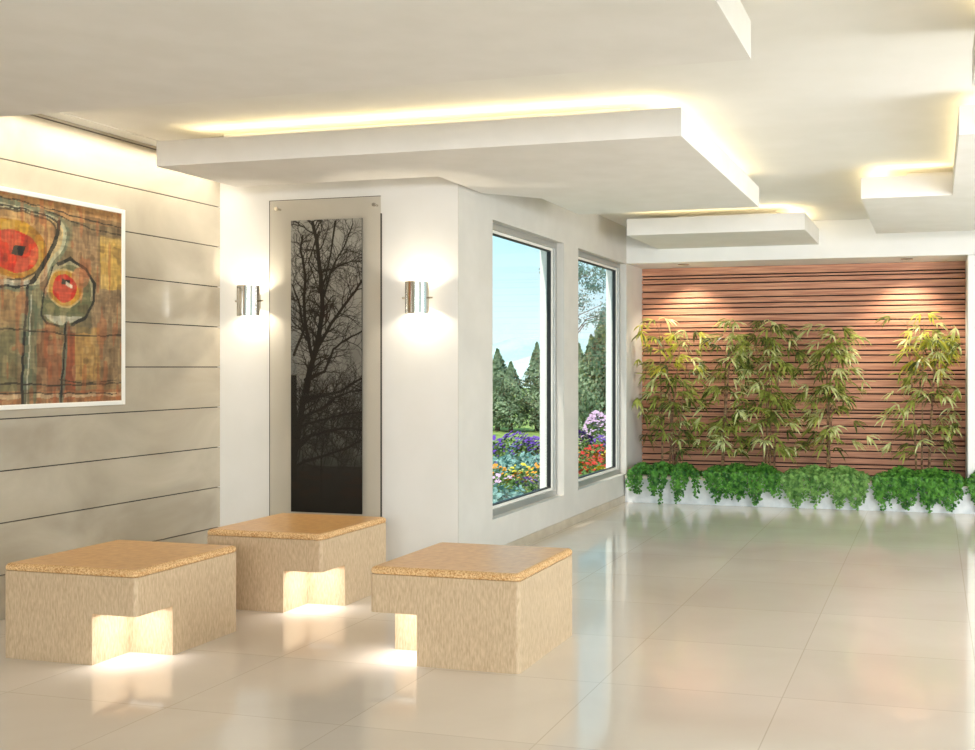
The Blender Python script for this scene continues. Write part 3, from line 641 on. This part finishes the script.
# ------------------------------------------------------------------ garden outside the windows
GZ = -.6
m = MB(); m.box(-70, 6.9, GZ-.3, 40, 130, GZ); struct(m.build('ground_lawn', M['lawn']))
m = MB(); m.box(-7.2, 7.0, GZ, -3.3, 30, GZ+.02); struct(m.build('ground_path', M['path']))
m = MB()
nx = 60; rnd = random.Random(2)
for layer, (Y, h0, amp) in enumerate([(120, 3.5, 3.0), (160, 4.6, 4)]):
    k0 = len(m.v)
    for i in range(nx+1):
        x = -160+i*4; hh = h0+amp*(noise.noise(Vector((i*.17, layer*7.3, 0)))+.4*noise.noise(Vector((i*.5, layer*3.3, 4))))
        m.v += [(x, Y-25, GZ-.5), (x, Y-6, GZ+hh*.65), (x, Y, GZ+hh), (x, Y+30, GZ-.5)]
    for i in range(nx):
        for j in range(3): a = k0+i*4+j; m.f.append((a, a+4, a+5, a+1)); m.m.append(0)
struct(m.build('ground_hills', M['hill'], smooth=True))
def leafcards(m, rnd, n, pos, size, mi=0):
    for k in range(n):
        p, nr = pos(); s = size*rnd.uniform(.6, 1.3)
        a = (nr+Vector((rnd.uniform(-1, 1), rnd.uniform(-1, 1), rnd.uniform(-1, 1)))*.8).normalized(); t1 = a.orthogonal().normalized(); t1.rotate(Matrix.Rotation(rnd.uniform(0, 6.3), 3, a)); t2 = a.cross(t1)
        m.face([p-t1*s*.5, p-t2*s*.28+t1*s*.05, p+t1*s*.5, p+t2*s*.28+t1*s*.05], mi)
def conifer(seed):
    rnd = random.Random(seed); t = thing('conifer', (0, 0, GZ), '', 'tree', 'conifers beyond the lawn')
    m = MB()
    def pos():
        u = rnd.random()**.8; a = rnd.uniform(0, 2*PI); r = .30*(math.sin(PI*min(1, .14+u*.86))**.8)*(1-.72*u)*(1+.28*math.sin(a*3+u*14+seed))*rnd.uniform(.55, 1.05)
        return Vector((math.cos(a)*r, math.sin(a)*r, .06+u*.94)), Vector((math.cos(a), math.sin(a), .5))
    leafcards(m, rnd, 4200, pos, .04)
    m.build('foliage', M['conifer'], t)
    m = MB(); m.tube([(0, 0, 0), (0, 0, .5), (0, 0, .9)], [.03, .02, .008], 7); m.build('trunk', M['bark'], t); return t
protos = [conifer(s) for s in (1, 2, 3)]
# (x, y, height, width factor, label)
CON = [(-13.2, 31.5, 2.55, 1.9, 'dark conifer at the left edge of the near window view, beyond the lawn'),
       (-12.55, 31.0, 2.15, 1.9, 'bushy conifer second from the left in the near window'),
       (-12.0, 31.8, 2.75, 1.5, 'pointed conifer in the middle of the near window'),
       (-11.45, 31.2, 2.2, 1.9, 'rounded conifer right of the middle one in the near window'),
       (-10.9, 31.6, 3.1, 1.6, 'tall conifer at the right side of the near window'),
       (-13.9, 32.0, 2.3, 1.9, 'conifer just past the left edge of the near window view'),
       (-10.3, 30.8, 2.7, 1.9, 'conifer between the two window views'),
       (-9.45, 29.4, 2.9, 1.3, 'slim conifer at the left of the far window'),
       (-8.05, 26.0, 3.35, 1.5, 'tallest wide conifer at the right of the far window'),
       (-15.0, 31.5, 2.7, 1.8, 'conifer second past the left edge of the near window view'),
       (-16.2, 32.0, 2.4, 1.9, 'conifer third past the left edge of the near window view'),
       (-17.4, 31.4, 2.8, 1.7, 'conifer fourth past the left edge of the near window view'),
       (-9.9, 34.5, 2.2, 2.0, 'small distant conifer behind the far window')]
for i, (x, y, h, w, lab) in enumerate(CON):
    pr = protos[i % 3]
    if i < 3: o = pr; o.location = (x, y, GZ); o.scale = (h*w*.6, h*w*.6, h); o['label'] = lab
    else: o = dup(pr, (x, y, GZ), i*1.3, (h*w*.6, h*w*.6, h), lab)
# leafy tree with hanging crown seen high in the far window
rnd = random.Random(40); t = thing('garden_tree', (-8.5, 23.8, GZ), 'pale leafy tree whose crown fills the top of the far window', 'tree')
m = MB(); m.tube([(0, 0, 0), (0, 0, 1.2), (.1, .1, 2.3), (.5, 0, 3.4)], [.07, .055, .04, .02], 8)
for k in range(9):
    a = k*.7; m.tube([(.12, .1, 2.3+k*.1), (.3+math.cos(a)*.4, math.sin(a)*.6, 3.0+k*.12), (.9+math.cos(a)*.9, math.sin(a)*1.0, 3.3+k*.15)], [.018, .011, .004], 5)
m.build('trunk', M['bark'], t, smooth=True)
m = MB(); cl = [Vector((.95+rnd.uniform(-.95, 1.1), rnd.uniform(-1.2, 1.2), 3.75+rnd.uniform(-.7, 1.2))) for _ in range(60)]
def pos():
    c = rnd.choice(cl); d = Vector((rnd.gauss(0, 1), rnd.gauss(0, 1), rnd.gauss(0, .8))); return c+d*.14, d.normalized()
leafcards(m, rnd, 6500, pos, .065); m.build('foliage', M['tree'], t)
# pink flowering shrub
def shrub(name, loc, r, h, leafm, petal, nl, npet, label, cat, group, ls=.05, ps=.035, seed=1):
    rnd = random.Random(seed); t = thing(name, loc, label, cat, group)
    def pos():
        a = rnd.uniform(0, 2*PI); u = rnd.random(); rr_ = r*math.sqrt(rnd.uniform(.15, 1)); z = h*math.sqrt(max(0, 1-(rr_/r)**2))*rnd.uniform(.35, 1)
        d = Vector((math.cos(a)*rr_, math.sin(a)*rr_, z)); return d, Vector((d.x/r, d.y/r, d.z/h+.3))
    m = MB(); leafcards(m, rnd, nl, pos, ls); m.build('foliage', leafm, t)
    if npet:
        m = MB()
        for k in range(npet):
            a = rnd.uniform(0, 2*PI); rr_ = r*math.sqrt(rnd.random()); z = h*math.sqrt(max(0, 1-(rr_/r)**2))+rnd.uniform(0, .03)
            p = Vector((math.cos(a)*rr_, math.sin(a)*rr_, z)); up = Vector((rnd.uniform(-.5, .5), -.6+rnd.uniform(-.4, .4), 1)).normalized(); t1 = up.orthogonal().normalized(); t2 = up.cross(t1)
            n = 5; s = ps*rnd.uniform(.7, 1.2); k0 = len(m.v); m.v.append(tuple(p+up*.008))
            for j in range(n*2):
                an = PI*j/n; q_ = s*(1 if j % 2 == 0 else .55); m.v.append(tuple(p+t1*math.cos(an)*q_+t2*math.sin(an)*q_))
            for j in range(n*2): m.f.append((k0, k0+1+j, k0+1+(j+1) % (n*2))); m.m.append(0)
        m.build('blossoms', petal, t)
    return t
shrub('flowering_shrub', (-7.25, 23.0, GZ), .38, 1.0, M['bush'], M['p_pink'], 500, 240, 'tall pink flowering shrub in the middle of the far window', 'shrub', None, .07, .04, 3)
G = 'flowering plants in the garden bed'
# raised bed of flowering plants seen low in both windows
m = MB(); m.box(-9.2, 10.8, GZ, -3.6, 21.5, GZ+.22); tag(m.build('flower_bed', M['soil']), 'raised soil bed outside the windows full of flowers', 'flower bed')
m = MB(); m.box(-9.35, 10.6, GZ, -3.5, 10.8, GZ+.3); m.box(-9.35, 10.8, GZ, -9.2, 21.5, GZ+.3); tag(m.build('bed_kerb', M['path'], bevel=.02), 'pale stone kerb along the front of the flower bed', 'kerb')
kinds = {
 'purple': shrub('flowering_plant', (0, 0, 0), .34, .46, M['bush'], M['p_purple'], 420, 110, '', 'flowers', G, .07, .042, 11),
 'violet': shrub('flowering_plant', (0, 0, 0), .30, .40, M['bush'], M['p_violet'], 360, 70, '', 'flowers', G, .07, .036, 12),
 'cabbage': shrub('foliage_plant', (0, 0, 0), .34, .36, M['cabbage'], None, 330, 0, '', 'plant', 'silver-leaved plants in the garden bed', .10, .03, 13),
 'orange': shrub('flowering_plant', (0, 0, 0), .28, .30, M['bush'], M['p_orange'], 300, 30, '', 'flowers', G, .06, .034, 14),
 'yellow': shrub('flowering_plant', (0, 0, 0), .28, .32, M['bush'], M['p_yellow'], 300, 34, '', 'flowers', G, .06, .030, 15),
 'red': shrub('flowering_plant', (0, 0, 0), .28, .32, M['bush'], M['p_red'], 300, 34, '', 'flowers', G, .06, .034, 16),
 'pale': shrub('flowering_plant', (0, 0, 0), .24, .24, M['bush'], M['p_pink'], 280, 22, '', 'flowers', G, .05, .03, 17)}
beds = []
rnd = random.Random(77)
def row(y, xs, ks, win, rw, z=GZ+.2, sc=1.0):
    pos_ = ['leftmost', 'second', 'third', 'rightmost'] if len(xs) == 4 else ['leftmost', 'middle', 'rightmost']
    for i, x in enumerate(xs): beds.append((x+rnd.uniform(-.06, .06), y+rnd.uniform(-.1, .1), z, ks[i % len(ks)], sc*rnd.uniform(.9, 1.12), '%s in the %s row seen through the %s window' % (pos_[i], rw, win)))
# near window view (x about -.37..-.43 y)
row(19.6, [-8.35, -7.9, -7.45, -7.0], ['cabbage', 'cabbage', 'violet', 'cabbage'], 'near', 'back', sc=1.15)
row(18.3, [-7.8, -7.35, -6.95, -6.6], ['purple', 'purple', 'purple', 'purple'], 'near', 'second-farthest', sc=1.2)
row(16.9, [-7.1, -6.75, -6.4, -6.05], ['cabbage', 'cabbage', 'cabbage', 'cabbage'], 'near', 'third-farthest', sc=1.05)
row(15.5, [-6.5, -6.15, -5.8, -5.5], ['orange', 'yellow', 'orange', 'cabbage'], 'near', 'third-nearest')
row(14.3, [-6.0, -5.7, -5.4, -5.1], ['pale', 'orange', 'pale', 'violet'], 'near', 'second-nearest')
row(13.6, [-5.65, -5.3, -4.95], ['pale', 'violet', 'cabbage'], 'near', 'front', sc=.7)
row(12.7, [-5.55, -5.15, -4.8], ['pale', 'cabbage', 'pale'], 'near', 'low inner', sc=.9)
row(11.7, [-5.1, -4.75, -4.4], ['cabbage', 'pale', 'cabbage'], 'near', 'low kerbside', sc=.8)
# far window view (x about -.30..-.34 y)
row(20.4, [-6.75, -6.35, -6.0], ['purple', 'violet', 'purple'], 'far', 'back', sc=1.1)
row(18.0, [-6.0, -5.65, -5.35], ['orange', 'red', 'yellow'], 'far', 'second-farthest', sc=1.2)
row(16.8, [-5.6, -5.25, -4.95], ['red', 'orange', 'red'], 'far', 'middle', sc=1.25)
row(15.6, [-5.15, -4.85, -4.6], ['orange', 'red', 'yellow'], 'far', 'second-nearest', sc=1.2)
row(14.5, [-4.8, -4.5, -4.2], ['red', 'yellow', 'orange'], 'far', 'front', sc=1.1)
cname = dict(purple='deep purple flowering plant', violet='light violet flowering plant', cabbage='silver-green leafy plant', orange='orange flowering plant', yellow='yellow flowering plant', red='red flowering plant', pale='pale pink flowering plant')
used = set()
for x, y, z, k, s, where in beds:
    lab = cname[k]+', '+where
    pr = kinds[k]
    if k not in used: o = pr; o.location = (x, y, z); o.scale = (s,)*3; o['label'] = lab; used.add(k)
    else: dup(pr, (x, y, z), rnd.uniform(0, 6), (s,)*3, lab)
for k, o in kinds.items():
    if k not in used:
        for ch in list(o.children): bpy.data.objects.remove(ch)
        bpy.data.objects.remove(o)
